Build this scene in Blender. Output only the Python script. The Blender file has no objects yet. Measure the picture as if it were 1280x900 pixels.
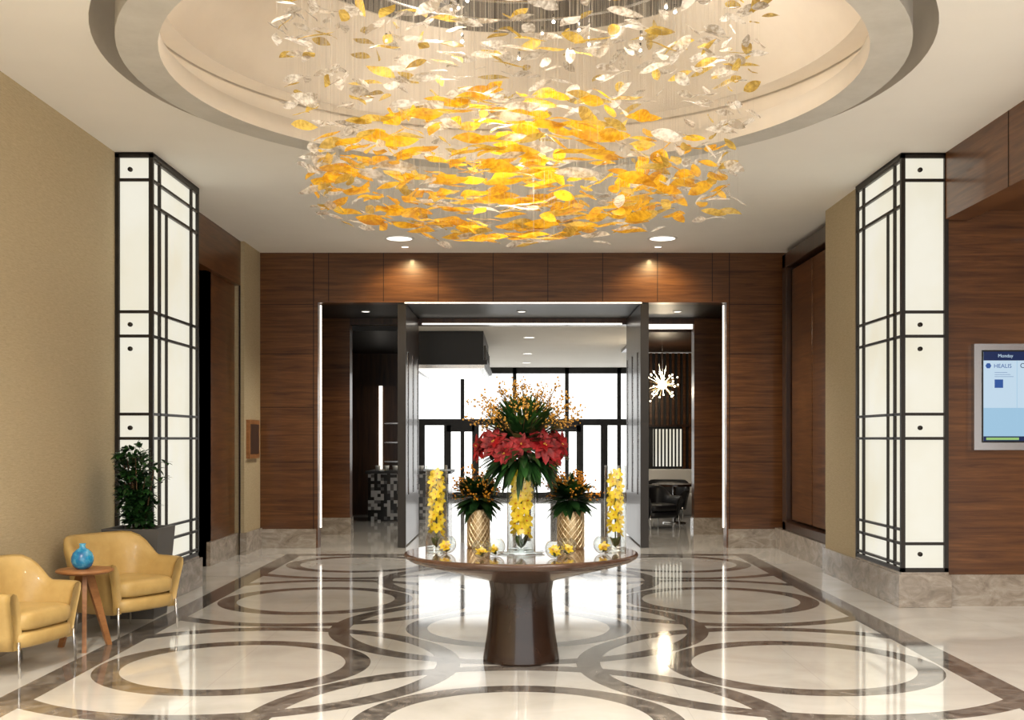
import bpy, math, random
from mathutils import Vector, Matrix
random.seed(7)
R=random.random
def U(a,b): return a+(b-a)*random.random()
scene=bpy.context.scene
try:
    scene.view_settings.view_transform='Standard'
    scene.view_settings.look='None'
except Exception: pass
LS=2.5   # global lamp scale

# ---------------------------------------------------------------- materials
def mat(name, col=(.5,.5,.5), rough=.5, metal=0, emis=None, estr=0, spec=.5, coat=0, trans=0, ior=1.45):
    m=bpy.data.materials.new(name); m.use_nodes=True
    b=m.node_tree.nodes['Principled BSDF']
    b.inputs['Base Color'].default_value=(*col,1)
    b.inputs['Roughness'].default_value=rough
    b.inputs['Metallic'].default_value=metal
    b.inputs['Specular IOR Level'].default_value=spec
    b.inputs['Coat Weight'].default_value=coat
    b.inputs['Coat Roughness'].default_value=.05
    b.inputs['Transmission Weight'].default_value=trans
    b.inputs['IOR'].default_value=ior
    if emis:
        b.inputs['Emission Color'].default_value=(*emis,1)
        b.inputs['Emission Strength'].default_value=estr
    return m
def nt(m): return m.node_tree, m.node_tree.nodes['Principled BSDF']
def noise_col(m, cols, scale=(1,1,1), nscale=5, detail=4, rough=.6, bump=0, dist=0, pos=None):
    t,b=nt(m); N=t.nodes; L=t.links
    tc=N.new('ShaderNodeTexCoord'); mp=N.new('ShaderNodeMapping'); mp.inputs['Scale'].default_value=scale
    no=N.new('ShaderNodeTexNoise'); no.inputs['Scale'].default_value=nscale; no.inputs['Detail'].default_value=detail
    no.inputs['Roughness'].default_value=rough; no.inputs['Distortion'].default_value=dist
    cr=N.new('ShaderNodeValToRGB'); e=cr.color_ramp.elements
    n=len(cols)
    if pos is None: pos=[.3+.4*i/(n-1) for i in range(n)]
    while len(e)<n: e.new(.5)
    for i,c in enumerate(cols):
        e[i].position=pos[i]; e[i].color=(*c,1)
    L.new(tc.outputs['Object'],mp.inputs[0]); L.new(mp.outputs[0],no.inputs['Vector'])
    L.new(no.outputs['Fac'],cr.inputs[0]); L.new(cr.outputs[0],b.inputs['Base Color'])
    if bump:
        bp=N.new('ShaderNodeBump'); bp.inputs['Strength'].default_value=bump; bp.inputs['Distance'].default_value=.01
        L.new(no.outputs['Fac'],bp.inputs['Height']); L.new(bp.outputs[0],b.inputs['Normal'])
    return m

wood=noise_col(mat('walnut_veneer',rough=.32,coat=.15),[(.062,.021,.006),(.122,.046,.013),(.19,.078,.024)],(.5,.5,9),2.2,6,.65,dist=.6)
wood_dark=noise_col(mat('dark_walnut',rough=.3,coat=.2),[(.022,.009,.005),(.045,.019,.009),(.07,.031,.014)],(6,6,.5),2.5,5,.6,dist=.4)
wood_table=noise_col(mat('table_wood',rough=.22,coat=.4),[(.016,.008,.005),(.034,.016,.010)],(2,12,2),2,5,.6,dist=.4)
wood_bowl=noise_col(mat('table_bowl_wood',rough=.25,coat=.4),[(.06,.03,.018),(.10,.05,.032)],(1,9,1),2,5,.6,dist=.4)
wood_top=noise_col(mat('table_top_wood',rough=.14,coat=.7),[(.16,.085,.05),(.28,.16,.09)],(1,9,1),2,5,.6,dist=.4)  # lighter than the pedestal wood, reflections put into the colour
wood_oak=noise_col(mat('oak',rough=.4),[(.24,.10,.032),(.38,.17,.06)],(2,2,6),4,4,.6,dist=.4)
paper=noise_col(mat('beige_wallcovering',rough=.7),[(.43,.345,.21),(.57,.475,.31)],(4,4,34),3.2,6,.7,bump=.25,dist=.8)
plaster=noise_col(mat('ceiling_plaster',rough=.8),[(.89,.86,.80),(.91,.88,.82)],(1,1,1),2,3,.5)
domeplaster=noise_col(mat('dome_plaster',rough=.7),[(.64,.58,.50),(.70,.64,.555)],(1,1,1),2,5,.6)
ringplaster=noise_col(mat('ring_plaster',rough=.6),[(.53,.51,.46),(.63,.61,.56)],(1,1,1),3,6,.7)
stone=noise_col(mat('grey_marble',rough=.2,coat=.3),[(.20,.165,.13),(.34,.29,.24),(.50,.45,.39)],(1,1,2),3.5,8,.7,dist=1.2)
bronze=mat('dark_bronze',(.035,.03,.026),.35,.5)
dark=mat('black_paint',(.01,.009,.008),.4)
groove=mat('joint_shadow_gap',(.02,.009,.005),.7)
steel=mat('brushed_steel',(.6,.6,.6),.25,1)
steel_dark=mat('canopy_metal',(.10,.095,.09),.4,.6)
panelglow=mat('backlit_onyx',(.9,.87,.78),.35,emis=(1,.955,.84),estr=.80)
t,b=nt(panelglow); N=t.nodes;L=t.links
tc=N.new('ShaderNodeTexCoord'); no=N.new('ShaderNodeTexNoise'); no.inputs['Scale'].default_value=1.4; no.inputs['Detail'].default_value=6
cr=N.new('ShaderNodeValToRGB'); cr.color_ramp.elements[0].color=(.93,.87,.68,1); cr.color_ramp.elements[1].color=(1,.97,.84,1)
cr.color_ramp.elements[0].position=.3;cr.color_ramp.elements[1].position=.65
b.inputs['Base Color'].default_value=(.13,.125,.105,1)
L.new(tc.outputs['Object'],no.inputs[0]); L.new(no.outputs[0],cr.inputs[0]); L.new(cr.outputs[0],b.inputs['Emission Color'])
led=mat('led_strip',(1,1,1),.5,emis=(1,.93,.82),estr=1.4)
domefill=mat('dome_fill_glow',(1,1,1),.5,emis=(1,.88,.74),estr=2.5)  # glowing band added out of sight to brighten the dome
lampglow=mat('lamp_diffuser',(1,1,1),.5,emis=(1,.95,.86),estr=2.5)
bulbglow=mat('bulb_glow',(1,1,1),.5,emis=(1,.93,.8),estr=22)
starglow=mat('sconce_bulb',(1,1,1),.5,emis=(1,.88,.62),estr=5)
white=mat('white_trim',(.8,.78,.74),.5)
leather=noise_col(mat('tan_leather',rough=.42,coat=.1),[(.47,.31,.105),(.57,.39,.145)],(1,1,1),6,4,.6,bump=.1)
bluegl=noise_col(mat('blue_glaze',rough=.06,coat=1),[(.0,.10,.30),(.0,.22,.46),(.15,.5,.65)],(1,1,1),14,4,.6)
potm=mat('planter_grey',(.09,.085,.08),.5)
soil=mat('soil',(.03,.02,.012),.9)
leafg=noise_col(mat('leaf_green',rough=.4),[(.012,.05,.012),(.03,.11,.02)],(1,1,1),12,2,.5)
leafd=noise_col(mat('leaf_dark_green',rough=.4),[(.005,.022,.006),(.015,.055,.012)],(1,1,1),12,2,.5)
leafl=noise_col(mat('moss_green',rough=.6),[(.04,.08,.01),(.08,.15,.02)],(1,1,1),12,2,.5)
stemm=mat('stem_brown',(.10,.05,.02),.7)
redm=noise_col(mat('red_bract',rough=.55),[(.10,.001,.002),(.34,.003,.006)],(1,1,1),14,2,.5)
berry=noise_col(mat('gold_berry',rough=.35),[(.42,.20,.02),(.62,.33,.06)],(1,1,1),14,2,.5)
berryo=noise_col(mat('orange_berry',rough=.35),[(.50,.17,.01),(.72,.32,.02)],(1,1,1),14,2,.5)
orchid=noise_col(mat('yellow_orchid',rough=.45,emis=(1,.75,.02),estr=.08),[(.80,.54,.01),(.90,.70,.05)],(1,1,1),20,2,.5)
orchidc=mat('orchid_lip',(.6,.12,.02),.5)
gold=noise_col(mat('gold_vase',rough=.3,metal=.6),[(.42,.30,.15),(.56,.42,.24)],(1,1,1),20,2,.5)
golddark=mat('gold_vase_relief',(.85,.72,.48),.3,.6)
mos=mat('mosaic_tile',(.1,.1,.1),.15)
t,b=nt(mos);N=t.nodes;L=t.links
tc=N.new('ShaderNodeTexCoord'); ck=N.new('ShaderNodeTexVoronoi'); ck.distance='CHEBYCHEV'; ck.inputs['Scale'].default_value=16; ck.inputs['Randomness'].default_value=0
cr=N.new('ShaderNodeValToRGB'); cr.color_ramp.interpolation='CONSTANT'
e=cr.color_ramp.elements; e[0].color=(.015,.015,.015,1); e[1].position=.5; e[1].color=(.45,.45,.45,1); x=e.new(.75); x.color=(.12,.12,.12,1)
L.new(tc.outputs['Object'],ck.inputs['Vector']); L.new(ck.outputs['Color'],cr.inputs[0]); L.new(cr.outputs[0],b.inputs['Base Color'])

def mixglass(name,col,k=.7,base=.04,rough=.02,pwr=4):
    m=bpy.data.materials.new(name); m.use_nodes=True; t=m.node_tree; N=t.nodes; L=t.links
    N.remove(N['Principled BSDF']); out=N['Material Output']
    tr=N.new('ShaderNodeBsdfTransparent'); tr.inputs[0].default_value=(*col,1)
    gl=N.new('ShaderNodeBsdfGlossy'); gl.inputs['Roughness'].default_value=rough; gl.inputs[0].default_value=(1,1,1,1)
    lw=N.new('ShaderNodeLayerWeight'); lw.inputs[0].default_value=.5
    pw=N.new('ShaderNodeMath'); pw.operation='POWER'; pw.inputs[1].default_value=pwr; L.new(lw.outputs['Facing'],pw.inputs[0])
    ma=N.new('ShaderNodeMath'); ma.operation='MULTIPLY_ADD'; ma.inputs[1].default_value=k; ma.inputs[2].default_value=base; L.new(pw.outputs[0],ma.inputs[0])
    mx=N.new('ShaderNodeMixShader'); L.new(ma.outputs[0],mx.inputs[0]); L.new(tr.outputs[0],mx.inputs[1]); L.new(gl.outputs[0],mx.inputs[2]); L.new(mx.outputs[0],out.inputs[0])
    return m
glass=mixglass('clear_glass',(.90,.93,.92),.85,.09,pwr=2.2)
winglass=mixglass('window_glass',(.97,.98,.98),.5,.04)

def leafglass(name,c1,c2,trfac,em):
    m=bpy.data.materials.new(name); m.use_nodes=True; t=m.node_tree; N=t.nodes; L=t.links
    b=N['Principled BSDF']; out=N['Material Output']
    tc=N.new('ShaderNodeTexCoord'); no=N.new('ShaderNodeTexNoise'); no.inputs['Scale'].default_value=38; no.inputs['Detail'].default_value=6
    n2=N.new('ShaderNodeTexNoise'); n2.inputs['Scale'].default_value=6; n2.inputs['Detail'].default_value=1
    cr=N.new('ShaderNodeValToRGB'); cr.color_ramp.elements[0].position=.40; cr.color_ramp.elements[1].position=.60
    cr.color_ramp.elements[0].color=(*c1,1); cr.color_ramp.elements[1].color=(*c2,1)
    ad=N.new('ShaderNodeMath'); ad.operation='MULTIPLY_ADD'; ad.inputs[1].default_value=.5
    mu=N.new('ShaderNodeMath'); mu.operation='MULTIPLY'; mu.inputs[1].default_value=.5
    L.new(tc.outputs['Object'],no.inputs[0]); L.new(tc.outputs['Object'],n2.inputs[0])
    L.new(n2.outputs[0],mu.inputs[0]); L.new(no.outputs[0],ad.inputs[0]); L.new(mu.outputs[0],ad.inputs[2]); L.new(ad.outputs[0],cr.inputs[0])
    L.new(cr.outputs[0],b.inputs['Base Color']); b.inputs['Roughness'].default_value=.12
    L.new(cr.outputs[0],b.inputs['Emission Color']); b.inputs['Emission Strength'].default_value=em  # emission put into the leaf colour to look lit; leaves hold no lamps
    bp=N.new('ShaderNodeBump'); bp.inputs['Strength'].default_value=.7; bp.inputs['Distance'].default_value=.01; L.new(no.outputs[0],bp.inputs['Height']); L.new(bp.outputs[0],b.inputs['Normal'])
    tl=N.new('ShaderNodeBsdfTranslucent'); L.new(cr.outputs[0],tl.inputs[0])
    m1=N.new('ShaderNodeMixShader'); m1.inputs[0].default_value=.5; L.new(b.outputs[0],m1.inputs[1]); L.new(tl.outputs[0],m1.inputs[2])
    tr=N.new('ShaderNodeBsdfTransparent'); m2=N.new('ShaderNodeMixShader'); m2.inputs[0].default_value=trfac
    L.new(m1.outputs[0],m2.inputs[1]); L.new(tr.outputs[0],m2.inputs[2]); L.new(m2.outputs[0],out.inputs[0])
    return m
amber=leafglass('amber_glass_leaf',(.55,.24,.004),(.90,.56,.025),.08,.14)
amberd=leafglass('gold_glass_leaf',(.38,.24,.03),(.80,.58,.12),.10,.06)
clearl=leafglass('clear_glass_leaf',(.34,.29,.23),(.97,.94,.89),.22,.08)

# floor
floorm=mat('marble_floor',(.8,.76,.7),.07,spec=.55,coat=.45)
def build_floor(m):
    t,b=nt(m);N=t.nodes;L=t.links
    def M(op,a,c=None,d=None):
        n=N.new('ShaderNodeMath'); n.operation=op
        for i,v in enumerate((a,c,d)):
            if v is None: continue
            if isinstance(v,(int,float)): n.inputs[i].default_value=v
            else: L.new(v,n.inputs[i])
        return n.outputs[0]
    tc=N.new('ShaderNodeTexCoord'); sp=N.new('ShaderNodeSeparateXYZ'); L.new(tc.outputs['Object'],sp.inputs[0])
    x,y=sp.outputs[0],sp.outputs[1]
    ax=M('ABSOLUTE',x)
    def band(v,a,c): return M('MULTIPLY',M('GREATER_THAN',v,a),M('LESS_THAN',v,c))
    m1=M('WRAP',M('SUBTRACT',y,6.3),1.6,-1.6); m2=M('WRAP',M('SUBTRACT',y,7.9),1.6,-1.6)
    d1=M('SQRT',M('ADD',M('MULTIPLY',x,x),M('MULTIPLY',m1,m1)))
    xx=M('SUBTRACT',ax,2.0)
    d2=M('SQRT',M('ADD',M('MULTIPLY',xx,xx),M('MULTIPLY',m2,m2)))
    k=None
    for d in (d1,d2):
        for a,c in ((.77,.95),(1.42,1.59)):
            bb=band(d,a,c); k=bb if k is None else M('MAXIMUM',k,bb)
    inside=M('MULTIPLY',M('LESS_THAN',ax,3.0),M('LESS_THAN',y,15.3))
    k=M('MULTIPLY',k,inside)
    k=M('MAXIMUM',k,M('MULTIPLY',band(ax,2.97,3.2),M('LESS_THAN',y,15.5)))
    k=M('MAXIMUM',k,M('MULTIPLY',band(y,15.28,15.5),M('LESS_THAN',ax,3.2)))
    no=N.new('ShaderNodeTexNoise'); no.inputs['Scale'].default_value=1.3; no.inputs['Detail'].default_value=8; no.inputs['Distortion'].default_value=1.4
    L.new(tc.outputs['Object'],no.inputs[0])
    c1=N.new('ShaderNodeValToRGB'); e=c1.color_ramp.elements; e[0].position=.3;e[1].position=.6; e[0].color=(.62,.60,.555,1); e[1].color=(.73,.715,.68,1)
    no2=N.new('ShaderNodeTexNoise'); no2.inputs['Scale'].default_value=5; no2.inputs['Detail'].default_value=10; no2.inputs['Distortion'].default_value=2
    L.new(tc.outputs['Object'],no2.inputs[0])
    c2=N.new('ShaderNodeValToRGB'); e=c2.color_ramp.elements; e[0].position=.35;e[1].position=.7; e[0].color=(.095,.083,.074,1); e[1].color=(.28,.25,.225,1)
    L.new(no.outputs[0],c1.inputs[0]); L.new(no2.outputs[0],c2.inputs[0])
    jx=M('LESS_THAN',M('ABSOLUTE',M('WRAP',x,.5,-.5)),.0025); jy=M('LESS_THAN',M('ABSOLUTE',M('WRAP',y,.5,-.5)),.004)
    j=M('MULTIPLY',M('MAXIMUM',jx,jy),.18)
    mx=N.new('ShaderNodeMix'); mx.data_type='RGBA'; L.new(k,mx.inputs[0]); L.new(c1.outputs[0],mx.inputs[6]); L.new(c2.outputs[0],mx.inputs[7])
    mj=N.new('ShaderNodeMix'); mj.data_type='RGBA'; L.new(j,mj.inputs[0]); L.new(mx.outputs[2],mj.inputs[6]); mj.inputs[7].default_value=(.2,.17,.14,1)
    L.new(mj.outputs[2],b.inputs['Base Color'])
build_floor(floorm)

# ---------------------------------------------------------------- mesh builder
class MB:
    def __init__(s,name): s.n=name; s.v=[]; s.f=[]; s.mi=[]; s.sm=[]; s.mats=[]
    def m(s,mt):
        if mt not in s.mats: s.mats.append(mt)
        return s.mats.index(mt)
    def add(s,vs,fs,mt,smooth=False):
        o=len(s.v); s.v+= [tuple(p) for p in vs]; i=s.m(mt)
        for f in fs: s.f.append([o+q for q in f]); s.mi.append(i); s.sm.append(smooth)
    def box(s,x0,x1,y0,y1,z0,z1,mt,M=None):
        vs=[Vector((x,y,z)) for z in (z0,z1) for y in (y0,y1) for x in (x0,x1)]
        if M: vs=[M@v for v in vs]
        s.add(vs,[(0,2,3,1),(4,5,7,6),(0,1,5,4),(2,6,7,3),(0,4,6,2),(1,3,7,5)],mt)
    def lathe(s,prof,cx,cy,mt,n=48,smooth=True,a0=0,closed=True):
        vs=[];fs=[]
        for (r,z) in prof:
            for i in range(n):
                a=2*math.pi*i/n+a0; vs.append((cx+r*math.cos(a),cy+r*math.sin(a),z))
        for j in range(len(prof)-1):
            for i in range(n):
                k=(i+1)%n; fs.append((j*n+i,j*n+k,(j+1)*n+k,(j+1)*n+i))
        s.add(vs,fs,mt,smooth)
    def disc(s,cx,cy,z,r,mt,n=32):
        s.add([(cx+r*math.cos(2*math.pi*i/n),cy+r*math.sin(2*math.pi*i/n),z) for i in range(n)],[tuple(range(n))],mt)
    def tube(s,p,q,r0,mt,r1=None,n=6,cap=True):
        p=Vector(p);q=Vector(q); r1=r0 if r1 is None else r1
        d=(q-p); 
        if d.length<1e-6: return
        d.normalize(); a=d.orthogonal().normalized(); b=d.cross(a)
        vs=[p+(a*math.cos(2*math.pi*i/n)+b*math.sin(2*math.pi*i/n))*r0 for i in range(n)]+[q+(a*math.cos(2*math.pi*i/n)+b*math.sin(2*math.pi*i/n))*r1 for i in range(n)]
        fs=[(i,(i+1)%n,n+(i+1)%n,n+i) for i in range(n)]
        if cap: fs+= [tuple(range(n-1,-1,-1)),tuple(range(n,2*n))]
        s.add(vs,fs,mt,n>4)
    def sphere(s,c,r,mt,n=8,m=5,sz=1):
        c=Vector(c); vs=[c+Vector((0,0,-r*sz))]
        for j in range(1,m):
            t=math.pi*j/m
            for i in range(n):
                a=2*math.pi*i/n; vs.append(c+Vector((r*math.sin(t)*math.cos(a),r*math.sin(t)*math.sin(a),-r*math.cos(t)*sz)))
        vs.append(c+Vector((0,0,r*sz))); fs=[]
        for i in range(n):
            k=(i+1)%n; fs.append((0,1+k,1+i)); 
            for j in range(m-2): fs.append((1+j*n+i,1+j*n+k,1+(j+1)*n+k,1+(j+1)*n+i))
            fs.append((1+(m-2)*n+i,1+(m-2)*n+k,len(vs)-1))
        s.add(vs,fs,mt,True)
    def leaf(s,o,d,nrm,L,W,mt,bend=0,fold=.15,k=5,peak=.45,wave=0,twist=0):
        o=Vector(o); d=Vector(d).normalized(); nn=Vector(nrm); nn=nn-d*nn.dot(d)
        if nn.length<1e-4: nn=d.orthogonal()
        nn.normalize(); sd=d.cross(nn)
        vs=[o]; fs=[]; 
        for i in range(1,k):
            t=i/k
            w=W*.5*(math.sin(math.pi*(t**(math.log(.5)/math.log(peak)))))**.8
            tw=twist*(t-.5); s2=sd*math.cos(tw)+nn*math.sin(tw)
            c=o+d*(L*t)+nn*(bend*L*t*t+wave*L*math.sin(2*math.pi*t))
            vs+=[c+s2*w+nn*fold*w,c,c-s2*w+nn*fold*w]
        vs.append(o+d*L+nn*bend*L)
        fs+=[(0,2,1),(0,3,2)]
        for i in range(k-2):
            a=1+3*i; fs+=[(a,a+1,a+4,a+3),(a+1,a+2,a+5,a+4)]
        a=1+3*(k-2); e=len(vs)-1
        fs+=[(a,a+1,e),(a+1,a+2,e)]
        s.add(vs,fs,mt,True)
    def done(s,parent=None,bevel=0,name=None,subsurf=0,loc=None,rot=None):
        me=bpy.data.meshes.new(s.n); me.from_pydata(s.v,[],s.f)
        for mt in s.mats: me.materials.append(mt)
        me.polygons.foreach_set('material_index',s.mi); me.polygons.foreach_set('use_smooth',s.sm); me.update()
        ob=bpy.data.objects.new(s.n,me); scene.collection.objects.link(ob)
        if bevel:
            bm=ob.modifiers.new('bevel','BEVEL'); bm.width=bevel; bm.segments=2; bm.limit_method='ANGLE'
        if subsurf:
            ss=ob.modifiers.new('sub','SUBSURF'); ss.levels=subsurf; ss.render_levels=subsurf
        if parent: ob.parent=parent
        if loc: ob.location=loc
        if rot: ob.rotation_euler=rot
        return ob
def empty(name,loc=(0,0,0)):
    e=bpy.data.objects.new(name,None); e.location=loc; scene.collection.objects.link(e); e.empty_display_size=.1; return e
def light(kind,loc,power,col=(1,.93,.83),size=.2,spot=100,blend=.6,target=None,parent=None,name='lamp'):
    l=bpy.data.lights.new(name,kind); l.energy=power*LS; l.color=col
    if kind=='AREA': l.shape='DISK'; l.size=size
    else: l.shadow_soft_size=size
    if kind=='SPOT': l.spot_size=math.radians(spot); l.spot_blend=blend
    o=bpy.data.objects.new(name,l); o.location=loc; scene.collection.objects.link(o)
    if target:
        o.rotation_euler=(Vector(target)-Vector(loc)).to_track_quat('-Z','Y').to_euler()
    if parent: o.parent=parent
    return o

XL=-3.82; XR=3.92; XB=4.05; YB=16.35; H=4.31
# ---------------------------------------------------------------- floor
f=MB('floor'); f.box(-9.5,9.5,-3,30.4,-.1,0,floorm); f.done()
# ---------------------------------------------------------------- ceiling with circular opening
CX,CY=-.03,8.25; R0=2.93
c=MB('ceiling')
x0,x1,y0,y1=XL-.3,XB+.3,-3,YB+.3
angs=[2*math.pi*i/96 for i in range(96)]+[math.atan2(yy-CY,xx-CX)%(2*math.pi) for xx in (x0,x1) for yy in (y0,y1)]
angs=sorted(set(angs)); vs=[];n=len(angs)
for a in angs:
    ca,sa=math.cos(a),math.sin(a); vs.append((CX+R0*ca,CY+R0*sa,H))
for a in angs:
    ca,sa=math.cos(a),math.sin(a)
    ts=[]
    if abs(ca)>1e-9: ts.append(((x1 if ca>0 else x0)-CX)/ca)
    if abs(sa)>1e-9: ts.append(((y1 if sa>0 else y0)-CY)/sa)
    q=min(ts); vs.append((CX+q*ca,CY+q*sa,H))
c.add(vs,[(i,n+i,n+(i+1)%n,(i+1)%n) for i in range(n)],plaster)
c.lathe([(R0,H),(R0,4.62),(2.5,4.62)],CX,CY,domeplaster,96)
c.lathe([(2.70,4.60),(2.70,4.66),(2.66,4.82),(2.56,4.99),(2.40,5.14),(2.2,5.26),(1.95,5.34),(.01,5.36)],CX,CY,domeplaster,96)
c.done()
c=MB('ceiling_ring')
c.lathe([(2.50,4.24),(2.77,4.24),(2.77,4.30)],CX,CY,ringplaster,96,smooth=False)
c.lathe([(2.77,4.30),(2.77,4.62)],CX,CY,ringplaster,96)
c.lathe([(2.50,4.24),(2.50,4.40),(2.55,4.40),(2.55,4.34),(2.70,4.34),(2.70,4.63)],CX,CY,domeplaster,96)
c.lathe([(2.62,4.345),(2.65,4.345),(2.65,4.37),(2.62,4.37),(2.62,4.345)],CX,CY,domefill,96,smooth=False)
c.done()

# ---------------------------------------------------------------- left wall
w=MB('wall_left')
w.box(XL-.2,XL,-3,12.2,0,H,paper)
w.box(XL-.2,XL,12.2,15.4,3.70,H,wood)
w.box(XL-.3,XL-.08,14.0,15.4,0,3.70,wood)
w.box(XL-.2,XL+.05,15.4,YB,0,H,paper)
w.box(XL-.02,XL+.0,15.38,15.40,0,3.7,groove)
w.box(-6.6,-6.5,12.0,14.2,0,3.8,wood)
w.box(-6.5,XL-.2,12.0,12.2,0,3.8,wood)
w.box(-6.5,XL-.08,14.0,14.2,0,3.8,wood)
w.box(-6.5,XL-.02,12.2,14.0,3.72,3.8,dark)
w.box(-4.35,-4.27,13.0,13.08,0,3.7,bronze)
w.done()
b_=MB('baseboard_left')
b_.box(XL-.02,XL+.025,-3,10.6,0,.3,stone); b_.box(XL-.1,XL-.03,14.0,15.4,0,.3,stone); b_.box(XL,XL+.085,15.37,YB-.02,0,.3,stone); b_.done()
d=MB('wall_intercom'); d.box(XL+.05,XL+.10,15.5,16.1,1.32,1.86,wood_oak); d.box(XL+.10,XL+.105,15.56,16.04,1.38,1.80,wood_dark); d.done(bevel=.005)

# right wall
w=MB('wall_right')
w.box(3.66,4.3,12.1,13.35,0,H,paper)
w.box(XR+.02,4.3,13.35,YB,0,H,wood)
w.box(XB,XB+.25,-3,10.7,3.68,H,wood)
for yy in (9.25,7.7,6.1,4.5): w.box(XB-.003,XB,yy,yy+.012,3.68,H,groove)
w.box(4.0,9.0,10.72,10.95,0,3.8,wood)
w.box(9.0,9.2,-3,10.95,0,3.8,wood)
w.box(XB+.25,9.2,-3,10.95,3.78,3.9,wood)
w.done()
nf=MB('niche_frame')
nf.box(3.78,XR+.03,13.38,13.62,.3,4.22,wood_dark); nf.box(3.78,XR+.03,15.85,16.05,.3,4.22,wood_dark)
nf.box(3.78,XR+.03,13.38,16.05,4.02,4.22,wood_dark); nf.box(3.78,XR+.03,13.38,16.05,.3,.42,wood_dark)
nf.box(3.86,XR+.03,13.66,14.7,.45,3.98,wood); nf.box(3.86,XR+.03,14.74,15.8,.45,3.98,wood); nf.done(bevel=.008)
b_=MB('baseboard_right')
b_.box(3.63,3.68,12.1,13.38,0,.3,stone); b_.box(3.66,4.2,13.35,13.38,0,.3,stone); b_.box(3.74,XR+.04,13.38,YB-.02,0,.3,stone)
b_.box(4.1,9,10.68,10.74,0,.3,stone); b_.done()

# back wall
w=MB('wall_back')
w.box(XL-.2,-2.93,YB,YB+.25,0,H,wood); w.box(3.04,XR+.4,YB,YB+.25,0,H,wood)
w.box(-2.93,3.04,YB,YB+.25,3.585,H,wood)
for i in range(9):
    X=-2.77+.8*i
    if X<3.0: w.box(X-.005,X+.005,YB-.003,YB,3.6,H,groove)
for X in (-2.99,3.08): w.box(X-.006,X+.006,YB-.004,YB,0,H,groove)
for z in (3.55,2.83,2.05,1.25): 
    w.box(XL,-2.99,YB-.003,YB,z,z+.008,groove); w.box(3.08,XR,YB-.003,YB,z,z+.008,groove)
w.done()
b_=MB('baseboard_back')
b_.box(XL+.05,-2.95,YB-.04,YB+.26,0,.28,stone); b_.box(3.06,XR,YB-.04,YB+.26,0,.28,stone)
b_.box(-3.36,-2.79,18.63,18.95,0,.28,stone); b_.box(2.91,3.46,18.63,18.95,0,.28,stone); b_.done()
l=MB('led_trim')
l.box(-1.66,1.80,YB-.006,YB+.02,3.572,3.588,led)
l.box(-2.93,-2.912,YB+.2,YB+.24,.28,3.57,led); l.box(3.022,3.04,YB+.2,YB+.24,.28,3.57,led)
l.box(-1.60,1.72,18.60,18.64,3.49,3.515,led)
l.box(2.0,2.9,18.62,18.66,3.42,3.50,led)
l.done()
# vestibule
w=MB('wall_vestibule')
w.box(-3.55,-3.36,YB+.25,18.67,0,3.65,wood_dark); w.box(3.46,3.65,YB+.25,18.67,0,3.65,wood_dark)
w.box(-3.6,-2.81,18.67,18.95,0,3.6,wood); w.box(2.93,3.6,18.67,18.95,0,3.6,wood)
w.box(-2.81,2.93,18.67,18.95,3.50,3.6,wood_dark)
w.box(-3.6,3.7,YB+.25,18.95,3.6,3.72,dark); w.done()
# portal door leaves
def portal(name,x,sgn):
    p=MB(name)
    a,b2=(x-.09,x) if sgn<0 else (x,x+.09)
    ys=[16.40,16.75,17.0,17.55,17.8,18.35,18.6,18.66]
    for i in range(len(ys)-1):
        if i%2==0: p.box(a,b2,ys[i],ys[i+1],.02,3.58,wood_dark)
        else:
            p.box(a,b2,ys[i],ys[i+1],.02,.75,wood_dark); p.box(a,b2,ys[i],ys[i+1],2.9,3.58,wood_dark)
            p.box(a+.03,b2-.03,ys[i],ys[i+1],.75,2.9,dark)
            p.box(a-.004,b2+.004,ys[i]+.02,ys[i]+.05,.75,2.9,steel)
            p.box(a-.01,b2+.01,(ys[i]+ys[i+1])/2-.02,(ys[i]+ys[i+1])/2+.02,1.0,2.2,bronze)
    p.box(a-.015,b2+.015,16.37,16.42,0,3.585,bronze)
    return p.done()
portal('door_1',-1.66,-1); portal('door_2',1.80,1)

# lounge shell
w=MB('wall_lounge')
w.box(-9.2,-9,18.95,30,0,3.6,wood_dark); w.box(9,9.2,18.95,30,0,3.6,wood_dark)
w.box(-9.2,-3.6,18.8,18.95,0,3.7,wood_dark); w.box(3.6,9.2,18.8,18.95,0,3.7,wood_dark)
w.box(-9.2,9.2,18.95,30.2,3.50,3.65,plaster)
w.box(-9,-1.9,18.95,24,3.42,3.5,dark); w.box(2.2,9,19.4,24,3.44,3.5,wood_dark)
w.box(-9,-2.2,24,24.15,0,3.5,wood_dark)
w.done()
w=MB('slatted_screen')
for i in range(40):
    X=2.45+i*.12; w.box(X,X+.055,24,24.1,1.9 if X<3.5 else 0,3.43,wood)
w.box(2.45,7.3,24.1,24.2,0,3.43,dark); w.box(2.45,7.3,23.95,24.1,1.85,1.9,wood_dark); w.box(2.45,7.3,23.95,24.1,.8,.86,wood_dark)
w.box(2.9,3.5,24.04,24.1,1.0,1.8,panelglow)
for i in range(9): w.box(2.9+i*.075,2.935+i*.075,24.0,24.06,1.0,1.8,dark)
w.done()
w=MB('window_1')
for i in range(-6,7):
    X=-.1+1.4*i; w.box(X-.05,X+.05,30,30.12,0,3.5,dark)
w.box(-9,9,29.98,30.14,1.95,2.12,dark); w.box(-9,9,30,30.12,3.34,3.5,dark); w.box(-9,9,30,30.12,0,.15,dark)
for X in (-1.9,-1.15,.95,1.65,-2.6,.25,2.3): w.box(X-.09,X+.09,29.97,30.14,0,1.95,dark)
for X in (-1.9,.95): w.box(X-.02,X+.72,29.97,30.12,1.78,1.96,dark)
w.box(-9,9,30.05,30.06,.1,3.4,winglass)
w.done()
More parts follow.
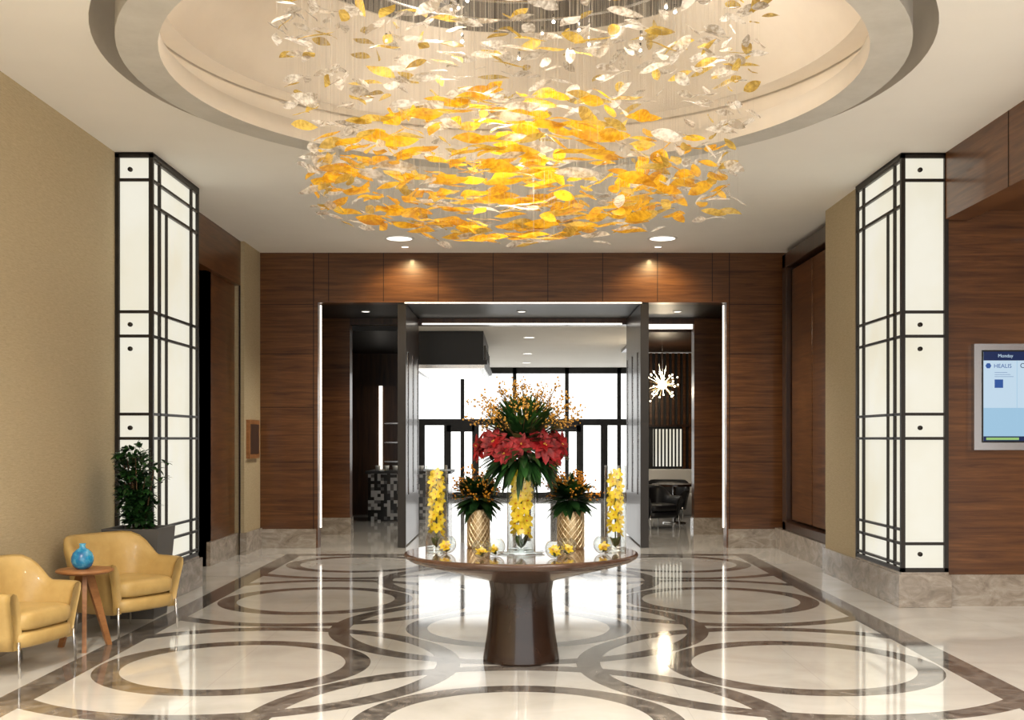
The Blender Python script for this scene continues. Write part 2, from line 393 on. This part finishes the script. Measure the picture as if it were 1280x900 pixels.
# bar hood, counter
hoodglow=mat('hood_diffuser',(1,1,1),.5,emis=(1,.97,.9),estr=1.1)
h=MB('bar_hood'); h.box(-1.95,-.62,19.8,23.2,2.98,3.5,dark); h.box(-1.95,-.55,19.7,23.3,2.90,2.98,dark); h.box(-1.9,-.60,19.75,23.25,2.84,2.90,steel); h.box(-1.8,-.7,19.9,23.1,2.825,2.84,hoodglow)
for i in range(6): h.box(-.61,-.58,19.9+i*.5,20.05+i*.5,3.0,3.25,bronze)
h.done()
k=MB('bar_counter'); k.box(-2.9,-1.35,21.6,22.9,0,.92,mos); k.box(-2.95,-1.3,21.55,22.95,.92,.97,dark)
for i in range(6): k.lathe([(.001,.97),(.04,.97),(.055,1.07),(.05,1.07),(.001,.99)],-2.75+.17*i,21.9,white,12)
k.done()
k=MB('back_bar_cabinet'); k.box(-3.9,-2.5,23.5,23.98,0,2.7,wood_dark); k.box(-2.92,-2.85,23.44,23.5,.9,2.7,led)
for z in (1.1,1.5,1.9): k.box(-2.8,-2.5,23.4,23.5,z,z+.03,steel)
k.done()
def tub(name,loc,rz,m1,legm,s=(1,1,1)):
    p=MB(name)
    n=37
    cs=[(-.055,0),(-.06,.25),(-.055,.55),(-.045,.85),(-.02,.97),(.015,1.0),(.045,.96),(.06,.85),(.05,.55),(.04,.25),(.03,0)]
    vs=[];m_=len(cs)
    for i in range(n):
        u=-1+2*i/(n-1); a=math.pi+u*math.radians(131)
        ex=3.6
        ca,sa=math.cos(a),math.sin(a)
        rr=1/((abs(ca)**ex+abs(sa)**ex)**(1/ex))
        px,py=.35*rr*ca,.37*rr*sa
        nx=math.copysign(abs(ca*rr)**(ex-1),ca); ny=math.copysign(abs(sa*rr)**(ex-1),sa); q=math.hypot(nx,ny); nx/=q; ny/=q
        if abs(u)>.8: nx,ny=0,math.copysign(1,sa)
        t_=min(1,max(0,(abs(u)-.30)/.32)); t_=t_*t_*(3-2*t_)
        top=.80*(1-t_)+.60*t_
        for (o,hf) in cs:
            z=.19+(top-.19)*hf
            fl=(.07*hf*hf+.02*hf)*(1-.35*t_)
            px2=px+(.04*hf*(abs(u)-.6)/.4 if abs(u)>.6 else 0)
            vs.append((px2+nx*(o+fl),py+ny*(o+fl),z))
    fs=[]
    for i in range(n-1):
        for j in range(m_):
            k2=(j+1)%m_; fs.append((i*m_+j,i*m_+k2,(i+1)*m_+k2,(i+1)*m_+j))
    fs.append(tuple(range(m_))); fs.append(tuple((n-1)*m_+j for j in range(m_-1,-1,-1)))
    p.add(vs,fs,m1,True)
    def cushion(cx,cy,cz,ax,ay,az):
        vv=[];ff=[];A=28;B=10
        for j in range(B+1):
            ph=-math.pi/2+math.pi*j/B
            for i in range(A):
                th=2*math.pi*i/A
                sg=lambda v,e: math.copysign(abs(v)**e,v)
                vv.append((cx+ax*sg(math.cos(ph),.35)*sg(math.cos(th),.4),cy+ay*sg(math.cos(ph),.35)*sg(math.sin(th),.4),cz+az*sg(math.sin(ph),.5)))
        for j in range(B):
            for i in range(A):
                q=(i+1)%A; ff.append((j*A+i,j*A+q,(j+1)*A+q,(j+1)*A+i))
        p.add(vv,ff,m1,True)
    cushion(.03,0,.385,.33,.32,.075)
    cushion(.02,0,.255,.325,.34,.065)
    for sx,sy in ((.30,.33),(.30,-.33),(-.29,.30),(-.29,-.30)):
        p.tube((sx,sy,.25),(sx+.02*(1 if sx>0 else -1),sy*1.03,0),.014,legm,.010,8)
    o=p.done(loc=loc,rot=(0,0,rz)); o.scale=s; return o
tub('armchair',(-3.26,9.30,0),math.radians(-30),leather,steel,(.86,.90,1.0))
tub('armchair',(-3.46,7.80,0),math.radians(-14),leather,steel,(.68,.88,.95))
blk=mat('black_leather',(.012,.012,.014),.35)
tub('lounge_chair',(2.45,20.1,0),math.radians(-60),blk,steel,(.95,.95,.95))
tub('lounge_chair',(3.0,22.6,0),math.radians(-100),blk,steel,(.95,.95,.95))
k=MB('lounge_table'); k.lathe([(.001,.74),(.42,.74),(.42,.70),(.001,.70)],2.95,21.2,wood_dark,32,False); k.tube((2.95,21.2,.02),(2.95,21.2,.7),.03,steel); k.lathe([(.001,.03),(.22,.02),(.22,0)],2.95,21.2,steel,24); k.done()
k=MB('banquette_sofa'); k.box(2.5,4.2,23.2,23.9,0,.45,white); k.box(2.5,4.2,23.75,23.93,.45,.95,white); k.done(bevel=.04)
s_=MB('starburst_chandelier'); sc=Vector((2.83,22.0,2.65)); s_.tube(sc,(sc.x,sc.y,3.44),.008,steel); s_.sphere(sc,.09,starglow,12,8)
for i in range(40):
    v=Vector((U(-1,1),U(-1,1),U(-1,1))).normalized(); s_.tube(sc,sc+v*U(.22,.45),.007,starglow if i%2 else gold,.002,n=5); s_.sphere(sc+v*U(.25,.4),.018,starglow,6,4)
o_=s_.done(); pl=light('POINT',(2.83,21.7,2.5),14,(1,.8,.55),.1,parent=o_,name='starburst_lamp'); pl.data.specular_factor=.1

# ---------------------------------------------------------------- light columns
ZB=[4.25,4.05,2.80,2.57,1.83,1.60,.60,.40]
def lightcol(name,xa,xb,ya,yb,inner):
    p=MB(name)
    p.box(xa,xb,ya,yb,0,.33,stone); 
    p.box(xa-.0,xb,ya-.0,yb,4.29,H,bronze)
    e=.03
    p.box(xa+e,xb-e,ya+e,yb-e,.33,4.29,panelglow)
    T=.04
    for X in (xa,xb-T):
        for Y in (ya,yb-T): p.box(X,X+T,Y,Y+T,.33,4.3,bronze)
    p.box(xa,xb,ya,yb,.33,.37,bronze); p.box(xa,xb,ya,yb,4.26,4.3,bronze)
    for z in ZB[1:-1]:
        p.box(xa+T,xb-T,ya+.004,ya+e+.01,z-.014,z+.014,bronze)
    s=1 if inner==xb else -1
    def sb(y0_,y1_,z0,z1):
        X0,X1=(inner-e-.01,inner-.004) if s>0 else (inner+.004,inner+e+.01)
        p.box(X0,X1,y0_,y1_,z0,z1,bronze)
    D=yb-ya
    for yy in (.16,.84): sb(ya+D*yy-.016,ya+D*yy+.016,.37,4.27)
    sb(ya+D*.30-.008,ya+D*.30+.008,.37,3.8); 
    for z in ZB: sb(ya+T,yb-T,z-.013,z+.013)
    sb(ya+T,yb-T,3.80,3.83); sb(ya+T,yb-T,.72,.745)
    for z in (4.15,2.68,2.45,1.70,.5):
        cx=(xa+xb)/2
        p.tube((cx-.04,ya+e,z),(cx-.04,ya+.005,z),.022,bronze,n=10)
    return p.done()
lightcol('light_column',XL,-3.46,10.6,12.14,-3.46)
lightcol('light_column',3.63,XB+.03,10.62,12.06,3.63)
b_=MB('baseboard_columns'); b_.box(XL,-3.43,10.57,12.17,0,.31,stone); b_.box(3.60,XB+.05,10.59,12.09,0,.31,stone); b_.done(bevel=.004)

# ---------------------------------------------------------------- display screen
sm_w=mat('screen_white',(0,0,0),.2,emis=(.62,.80,.95),estr=.85)
sm_b=mat('screen_blue',(0,0,0),.2,emis=(.03,.10,.35),estr=.9)
sm_l=mat('screen_light_blue',(0,0,0),.2,emis=(.42,.68,.9),estr=.8)
sm_k=mat('screen_navy',(0,0,0),.2,emis=(.008,.02,.08),estr=1)
sm_g=mat('screen_green',(0,0,0),.2,emis=(.35,.6,.2),estr=.9)
p=MB('wall_display')
X0,X1,Z0,Z1=4.335,5.95,1.49,2.50; Y=10.72
p.box(X0,X1,Y-.07,Y,Z0,Z1,steel); p.box(X0+.07,X1-.07,Y-.075,Y-.06,Z0+.07,Z1-.06,dark)
a=Y-.077
p.box(X0+.085,X1-.085,a,a+.004,Z0+.085,Z1-.075,sm_w)
p.box(X0+.085,X1-.085,a-.002,a,Z1-.16,Z1-.075,sm_k)
p.box(X0+.085,X1-.085,a-.0015,a,Z0+.13,Z0+.40,sm_l)
p.box(X0+.085,X1-.085,a-.003,a,Z0+.085,Z0+.13,sm_k)
p.box(X0+.11,X0+.42,a-.004,a,Z0+.095,Z0+.118,sm_g)
p.box(X0+.19,X0+.27,a-.003,a,Z1-.42,Z1-.34,sm_b)
p.box(X0+.40,X0+.404,a-.003,a,Z0+.13,Z1-.16,sm_l)
p.lathe([(.001,0),(.028,0)],0,0,sm_b,6)
for i in range(len(p.v)-12,len(p.v)):
    vx,vy,vz=p.v[i]; p.v[i]=(X0+.13+vx,a-.003,Z1-.21+vy)
for i in range(3): p.box(X0+.19,X0+.19+.12+.03*(i%3),a-.003,a,Z1-.275-.02*i,Z1-.272-.02*i,sm_b)
disp=p.done()
def txt(s,x,z,size,m):
    cu=bpy.data.curves.new('label','FONT'); cu.body=s; cu.size=size; cu.materials.append(m); cu.extrude=.0005
    o=bpy.data.objects.new('label',cu); o.location=(x,a-.005,z); o.rotation_euler=(math.pi/2,0,0); scene.collection.objects.link(o); o.parent=disp
txt('HEALIS',X0+.18,Z1-.23,.055,sm_b); txt('Cargo',X0+.43,Z1-.23,.065,sm_k); txt('Monday',X0+.22,Z1-.13,.045,sm_w); txt('10:30',X0+.6,Z1-.13,.045,sm_w)

# ---------------------------------------------------------------- downlights, plus added fill lamps in the same fixture
def down_or_fill(x,y,r=.17,power=60,spot=120,z=H,col=(1,.93,.83),tgt=None,nm='downlight_or_fill'):
    p=MB(nm); p.lathe([(r,z-.012),(r*1.18,z-.01),(r*1.2,z)],x,y,white,32); p.disc(x,y,z-.01,r,lampglow)
    o=p.done()
    light('SPOT',(x,y,z-.05),power,col,r*.7,spot,.7,tgt or (x,y,0),o)
down_or_fill(-1.61,15.15,.17,140); down_or_fill(1.95,15.15,.17,140)
down_or_fill(-1.60,15.80,.05,26,120,tgt=(-1.6,16.6,2.6),col=(1,.74,.36)); down_or_fill(1.97,15.80,.05,26,120,tgt=(1.97,16.6,2.6),col=(1,.74,.36))
for x in (-2.4,2.4):
    for y in (-.5,2,4.3): down_or_fill(x,y,.17,250,160)  # unseen fixtures added near the camera as fill light
for x in (5.5,7.5):
    for y in (5,9.2): down_or_fill(x,y,.1,60,130,z=3.78)  # unseen lamps added to light the right recess
for x in (-2.4,2.5): down_or_fill(x,17.6,.06,30,110,z=3.6,col=(1,.8,.55))  # these and the next lamp added to light the vestibule
down_or_fill(.05,17.6,.06,20,110,z=3.6)
for x in (-4,0.2,4):
    for y in (21,25,28): down_or_fill(x,y,.1,28,150,z=3.5)  # lamps added to light the lounge
down_or_fill(-5,13.1,.08,40,120,z=3.72,col=(1,.8,.55))  # unseen lamp added to light the left opening

# ---------------------------------------------------------------- chandelier
ch=empty('leaf_chandelier',(CX+.02,8.25,5.36))
chx,chy=CX+.03,8.25
def att(o): o.parent=ch; o.matrix_parent_inverse=Matrix.Translation(-Vector(ch.location)); return o
p=MB('canopy'); p.lathe([(.01,5.25),(1.83,5.25)],chx,chy,steel_dark,64,False); p.lathe([(1.83,5.25),(1.87,5.26),(1.87,5.36)],chx,chy,steel,64)
for rr in (.6,1.1,1.5): p.lathe([(rr,5.249),(rr+.02,5.235),(rr+.04,5.249)],chx,chy,steel,64)
att(p.done())
A=MB('amber_leaves'); C=MB('clear_leaves'); S=MB('suspension_wires'); Bb=MB('spot_bulbs')
wire=mat('wire',(.5,.46,.4),.6,0)
def hang(px,py,pz): S.tube((px,py,pz),(px,py,5.25),.0006,wire,n=3,cap=False)
def chleaf(mb,r,th,z,L,W,mt,tilt=.35,dirn=1,sp=.55,rl=.9):
    px,py=chx+r*math.cos(th),chy+r*math.sin(th)
    hd=th+dirn*math.pi/2+U(-sp,sp)
    d=Vector((math.cos(hd),math.sin(hd),U(-tilt,tilt)))
    roll=U(-rl,rl); side=Vector((-math.sin(hd),math.cos(hd),0))
    nn=Vector((0,0,1))*math.cos(roll)+side*math.sin(roll)
    o=Vector((px,py,z))-d.normalized()*L/2
    mb.leaf(o,d,nn,L,W,mt,bend=U(-.06,.06),fold=U(.1,.3),k=8,peak=U(.42,.55),wave=U(.015,.035),twist=U(-.4,.4))
    hang(px,py,z)
for i in range(540):
    r=1.50*math.sqrt(R()); th=U(0,2*math.pi)
    zl=3.10+.24*(r/1.5)**2; zh=4.36-.72*(r/1.5)
    q=R()**1.1
    z=zl+(zh-zl)*q
    mt=amber if R()<.84 else amberd
    if R()<.10: mt=clearl
    chleaf(A,r,th,z,U(.20,.33),U(.065,.10),mt,.12,sp=.8,rl=.85)
for i in range(480):
    z=U(3.25,5.12); f_=(z-3.3)/1.85
    r=U(1.42,1.56)+.36*f_+U(-.1,.05); th=U(0,2*math.pi)
    chleaf(C,r,th,z,U(.14,.22),U(.055,.085),clearl if R()<.68 else amberd,.35,sp=1.3,rl=1.1)
for i in range(230):
    z=U(4.15,5.08); r=1.65*math.sqrt(R()); th=U(0,2*math.pi)
    chleaf(C,r,th,z,U(.18,.30),U(.06,.09),clearl if R()<.62 else amberd,.15,sp=1.2)
for i in range(60):
    r=1.7*math.sqrt(R()); th=U(0,2*math.pi); px,py=chx+r*math.cos(th),chy+r*math.sin(th); z=U(4.85,5.2)
    Bb.sphere((px,py,z),.013,bulbglow,6,4); hang(px,py,z)
    Bb.tube((px,py,z+.01),(px,py,z+.06),.012,steel,n=6)
for m_ in (A,C,S,Bb): att(m_.done())
for i in range(6):
    th=i*math.pi/3; o=light('SPOT',(chx+1.1*math.cos(th),chy+1.1*math.sin(th),5.22),34,(1,.90,.74),.06,110,.8,(chx+.5*math.cos(th),chy+.5*math.sin(th),0)); att(o)
att(light('POINT',(chx,chy,3.70),24,(1,.90,.70),.25))
for i in range(4):
    th=i*math.pi/2+.4; att(light('POINT',(chx+1.75*math.cos(th),chy+1.75*math.sin(th),4.75),7,(1,.90,.78),.2))  # point lamps without fixtures, added to brighten the dome

# ---------------------------------------------------------------- pedestal table
TX,TY,TZ=.02,8.12,.78
p=MB('pedestal_table')
p.lathe([(.001,TZ),(.825,TZ)],TX,TY,wood_top,96,False)
p.lathe([(.825,TZ),(.842,TZ-.006),(.845,TZ-.02),(.835,TZ-.034),(.80,TZ-.055),(.70,TZ-.085),(.56,TZ-.12),(.42,TZ-.155),(.30,TZ-.185),(.235,TZ-.205)],TX,TY,wood_bowl,96)
p.lathe([(.235,TZ-.205),(.222,.5),(.228,.38),(.245,.22),(.265,.08),(.275,.015),(.275,0),(.001,0)],TX,TY,wood_table,64)
p.done()
def orch(mb,c,s,axis):
    axis=Vector(axis).normalized(); a=axis.orthogonal().normalized(); b2=axis.cross(a); ph=R()*6
    for i in range(5):
        t_=ph+i*2*math.pi/5; d=a*math.cos(t_)+b2*math.sin(t_)+axis*.35
        mb.leaf(c,d,axis,s,s*.62,orchid,bend=.1,fold=.2,k=4,peak=.55)
    mb.leaf(c,axis,a,s*.5,s*.35,orchid,bend=.2,k=4); mb.sphere(Vector(c)+axis*s*.2,s*.1,orchidc,6,4)
def glassvase(name,x,y,r,h,n=16,z0=TZ+.001,h0=.13):
    e=MB(name)
    e.lathe([(.001,z0),(r,z0),(r,z0+h)],x,y,glass,40)
    e.lathe([(r,z0+h),(r-.007,z0+h)],x,y,white,40)  # white ring painted as the bright glint of the glass rim
    e.lathe([(r*.98,z0+.003),(r*.98,z0+.02),(.001,z0+.02)],x,y,glass,40)
    for i in range(n):
        z=z0+h0+(h-h0-.06)*i/(n-1); th=i*2.4; rr=r*.36
        c=(x+rr*math.cos(th),y+rr*math.sin(th),z)
        orch(e,c,r*.64,(math.cos(th),math.sin(th)-.3,.3))
    for i in range(16):
        th=R()*6.28; e.leaf((x,y,z0+.022),(math.cos(th)*.45,math.sin(th)*.45,.8),(math.cos(th),math.sin(th),0),r*1.1,r*.5,leafg,k=4)
    e.tube((x,y,z0+.022),(x,y,z0+h-.1),.005,leafg)
    return e
glassvase('orchid_cylinder_vase',-.60,8.2,.080,.62,24).done()
glassvase('orchid_cylinder_vase',.71,8.2,.080,.62,24).done()
cv=glassvase('floral_centerpiece',.02,8.0,.102,.60,24,TZ+.012)
p=cv; cc=Vector((.03,8.03,1.5))
p.lathe([(.001,TZ+.001),(.15,TZ+.001),(.17,TZ+.012),(.001,TZ+.011)],.02,8.0,glass,40)
for i in range(270):
    v=Vector((U(-1,1),U(-1,1),U(-.6,1))).normalized()
    o=cc+Vector((v.x*.12,v.y*.12,v.z*.1))
    p.leaf(o,v+Vector((0,0,-.15)),(0,0,1),U(.18,.30),U(.03,.07),leafd if R()<.75 else leafg,bend=-.2,k=5)
for i in range(110):
    a=U(0,6.28); p.leaf(cc+Vector((0,0,-.04)),(math.cos(a),math.sin(a),-.15),(0,0,1),U(.24,.36),.016,leafg,bend=-.35,k=6)
for i in range(420):
    v=Vector((U(-1,1),U(-1,1),U(.1,1))).normalized()
    p.leaf(cc+Vector((v.x*.22,v.y*.20,.10+v.z*.22)),v,(0,0,1),U(.07,.13),.022,leafg if R()<.7 else leafl,bend=-.1,k=4)
def poin(c,ax,s):
    ax=Vector(ax).normalized(); a=ax.orthogonal().normalized(); b2=ax.cross(a)
    for ring,(nn_,l_,up) in enumerate(((8,1,-.05),(8,.8,.25),(6,.5,.7))):
        for i in range(nn_):
            t_=i*2*math.pi/nn_+ring*.5+U(-.2,.2); d=a*math.cos(t_)+b2*math.sin(t_)+ax*(up+U(-.12,.12))
            p.leaf(c,d,ax,s*l_*U(.8,1.15),s*.45*l_,redm,bend=-.15,fold=.2,k=5,peak=.5,twist=U(-.4,.4))
    for i in range(5): p.sphere(Vector(c)+ax*s*.18+Vector((U(-1,1),U(-1,1),U(-1,1)))*s*.07,s*.04,berry,6,4)
for c_,ax,s in (((-.17,7.84,1.57),(-.3,-1,.4),.135),((.18,7.83,1.555),(.35,-1,.4),.14),((.02,7.80,1.56),(0,-1,.3),.10),((-.10,7.80,1.50),(-.2,-1,-.1),.10),((.30,7.95,1.56),(.8,-.6,.3),.12),((-.28,7.95,1.54),(-.9,-.5,.3),.12),((.24,7.87,1.49),(.6,-1,-.1),.11),((.0,8.3,1.55),(0,1,.2),.14),((-.2,8.2,1.55),(-1,1,.2),.12),((.26,8.2,1.55),(1,1,.2),.12)):
    poin(c_,ax,s)
def spray(p,base,v,L,mt,nb,rb,st=stemm):
    v=Vector(v).normalized(); a=Vector(base); prev=a
    side=v.orthogonal().normalized()
    for i in range(1,5):
        q=a+v*L*i/4+side*math.sin(i)*.01+Vector((0,0,-.02*(i/4)**2)); p.tube(prev,q,.0022,st,n=4,cap=False); prev=q
    for i in range(nb):
        t_=U(.55,1.04); q=a+v*L*t_+Vector((U(-1,1),U(-1,1),U(-1,1)))*.024
        p.sphere(q,rb*U(.7,1.2),mt,6,4)
for i in range(95):
    a_=U(0,6.28); e_=U(0,1)**.7*1.25; v=Vector((math.sin(e_)*math.cos(a_),math.sin(e_)*math.sin(a_),math.cos(e_)))
    spray(p,cc+Vector((v.x*.05,v.y*.05,.10)),v,U(.34,.47),berry,11,.0070)
p.done()
def goldpot(x,y,r,h):
    p=MB('gold_vase_arrangement')
    p.lathe([(.001,TZ),(r*.97,TZ),(r,TZ+.01),(r,TZ+h-.008),(r*.98,TZ+h),(r*.9,TZ+h),(r*.9,TZ+h-.04),(.001,TZ+h-.04)],x,y,gold,40)
    n=14
    for k_ in range(n):
        for sg in (1,-1):
            pr=None
            for j in range(13):
                a_=2*math.pi*k_/n+sg*j*.175; q=Vector((x+(r+.001)*math.cos(a_),y+(r+.001)*math.sin(a_),TZ+.015+(h-.03)*j/12))
                if pr: p.tube(pr,q,.0025,golddark,n=4,cap=False)
                pr=q
    cc=Vector((x,y,TZ+h+.08))
    for i in range(190):
        v=Vector((U(-1,1),U(-1,1),U(-.4,1))).normalized()
        p.leaf(cc+v*.03,v,(0,0,1),U(.14,.23),U(.04,.075),leafd if R()<.75 else leafg,bend=-.2,k=5)
    for i in range(42):
        v=Vector((U(-1,1),U(-1,1),U(.0,1.2)))
        spray(p,cc,v,U(.18,.27),berryo,10,.0075)
    p.done()
goldpot(-.30,8.42,.085,.29); goldpot(.39,8.36,.10,.28)
def bowl(x,y,r):
    p=MB('glass_flower_bowl')
    pr=[(.001,TZ+.001)]+[(r*math.sin(t_),TZ+r-r*math.cos(t_)*.999) for t_ in [math.pi*(.12+.68*i/10) for i in range(11)]]
    p.lathe(pr,x,y,glass,28)
    for i in range(5): orch(p,(x+U(-.3,.3)*r,y+U(-.3,.3)*r,TZ+r*U(.5,.9)),r*.62,(U(-1,1),U(-1,.2),U(.3,1)))
    for i in range(5): p.leaf((x,y,TZ+.01),(U(-1,1),U(-1,1),.5),(0,0,1),r*.7,r*.3,leafg,k=4)
    p.done()
for x,y in ((-.51,7.98),(-.25,7.66),(.25,7.64),(.60,7.96),(-.16,7.80),(.34,7.82)): bowl(x,y,.068)

# ---------------------------------------------------------------- side table + vase + plant
p=MB('side_table'); sx,sy=-3.31,8.55
p.lathe([(.001,.605),(.20,.605),(.21,.598),(.21,.585),(.17,.57),(.001,.57)],sx,sy,wood_oak,48)
for i in range(3):
    a_=math.radians(-70+120*i); dx,dy=math.cos(a_),math.sin(a_)
    tx,ty=-dy,dx
    vs=[]
    for r_,z_,w_ in ((.03,.57,.045),(.20,0,.024)):
        for s1,s2 in ((-1,-1),(1,-1),(1,1),(-1,1)):
            vs.append((sx+dx*(r_+s1*w_*.8)+tx*s2*.016,sy+dy*(r_+s1*w_*.8)+ty*s2*.016,z_))
    p.add(vs,[(0,1,2,3),(7,6,5,4),(0,4,5,1),(1,5,6,2),(2,6,7,3),(3,7,4,0)],wood_oak)
p.done()
p=MB('blue_vase')
p.lathe([(.001,.606),(.045,.606),(.07,.63),(.083,.665),(.083,.695),(.07,.73),(.045,.755),(.025,.765),(.02,.785),(.027,.80),(.018,.80),(.015,.77)],sx-.01,sy-.02,bluegl,40)
p.done()
p=MB('potted_plant'); px,py=-3.42,10.1
p.add([(px+a*s1,py+b*s1,z) for s1,z in ((.19,0),(.25,.80),(.22,.80),(.21,.75)) for a,b in ((-1,-1),(1,-1),(1,1),(-1,1))],
      [(3,2,1,0)]+[(j*4+i,j*4+(i+1)%4,(j+1)*4+(i+1)%4,(j+1)*4+i) for j in range(3) for i in range(4)],potm)
p.add([(px+a*.212,py+b*.212,.765) for a,b in ((-1,-1),(1,-1),(1,1),(-1,1))],[(0,1,2,3)],soil)
for i in range(18):
    a_=U(0,6.28); top=Vector((px+.21*math.cos(a_)*U(.2,1),py+.16*math.sin(a_),U(1.1,1.48)))
    base=Vector((px+U(-.05,.05),py+U(-.05,.05),.76)); p.tube(base,top,.008,stemm,.004,5)
    for j in range(22):
        t_=U(.1,1.02); q=base.lerp(top,t_); v=Vector((U(-1,1),U(-1,1),U(-.3,.8))).normalized(); e=q+v*U(.04,.11)
        p.tube(q,e,.002,leafd,n=3,cap=False)
        for k_ in range(6):
            w_=(v*.6+Vector((U(-1,1),U(-1,1),U(-.6,.8)))).normalized()
            p.leaf(e,w_,(0,0,1),U(.05,.09),U(.03,.045),leafd if R()<.6 else leafg,bend=-.2,k=4)
p.done()

# ---------------------------------------------------------------- world + camera
wd=bpy.data.worlds.new('daylight'); scene.world=wd; wd.use_nodes=True
bg=wd.node_tree.nodes['Background']; bg.inputs[0].default_value=(1,.985,.96,1); bg.inputs[1].default_value=2.1
cam=bpy.data.cameras.new('camera'); co=bpy.data.objects.new('camera',cam); scene.collection.objects.link(co)
co.location=(0,0,1.6); co.rotation_euler=(math.pi/2,0,0)
cam.sensor_width=36; cam.lens=36*1400/1280; cam.shift_x=-8/1280; cam.shift_y=98/1280; cam.clip_end=200
scene.camera=co
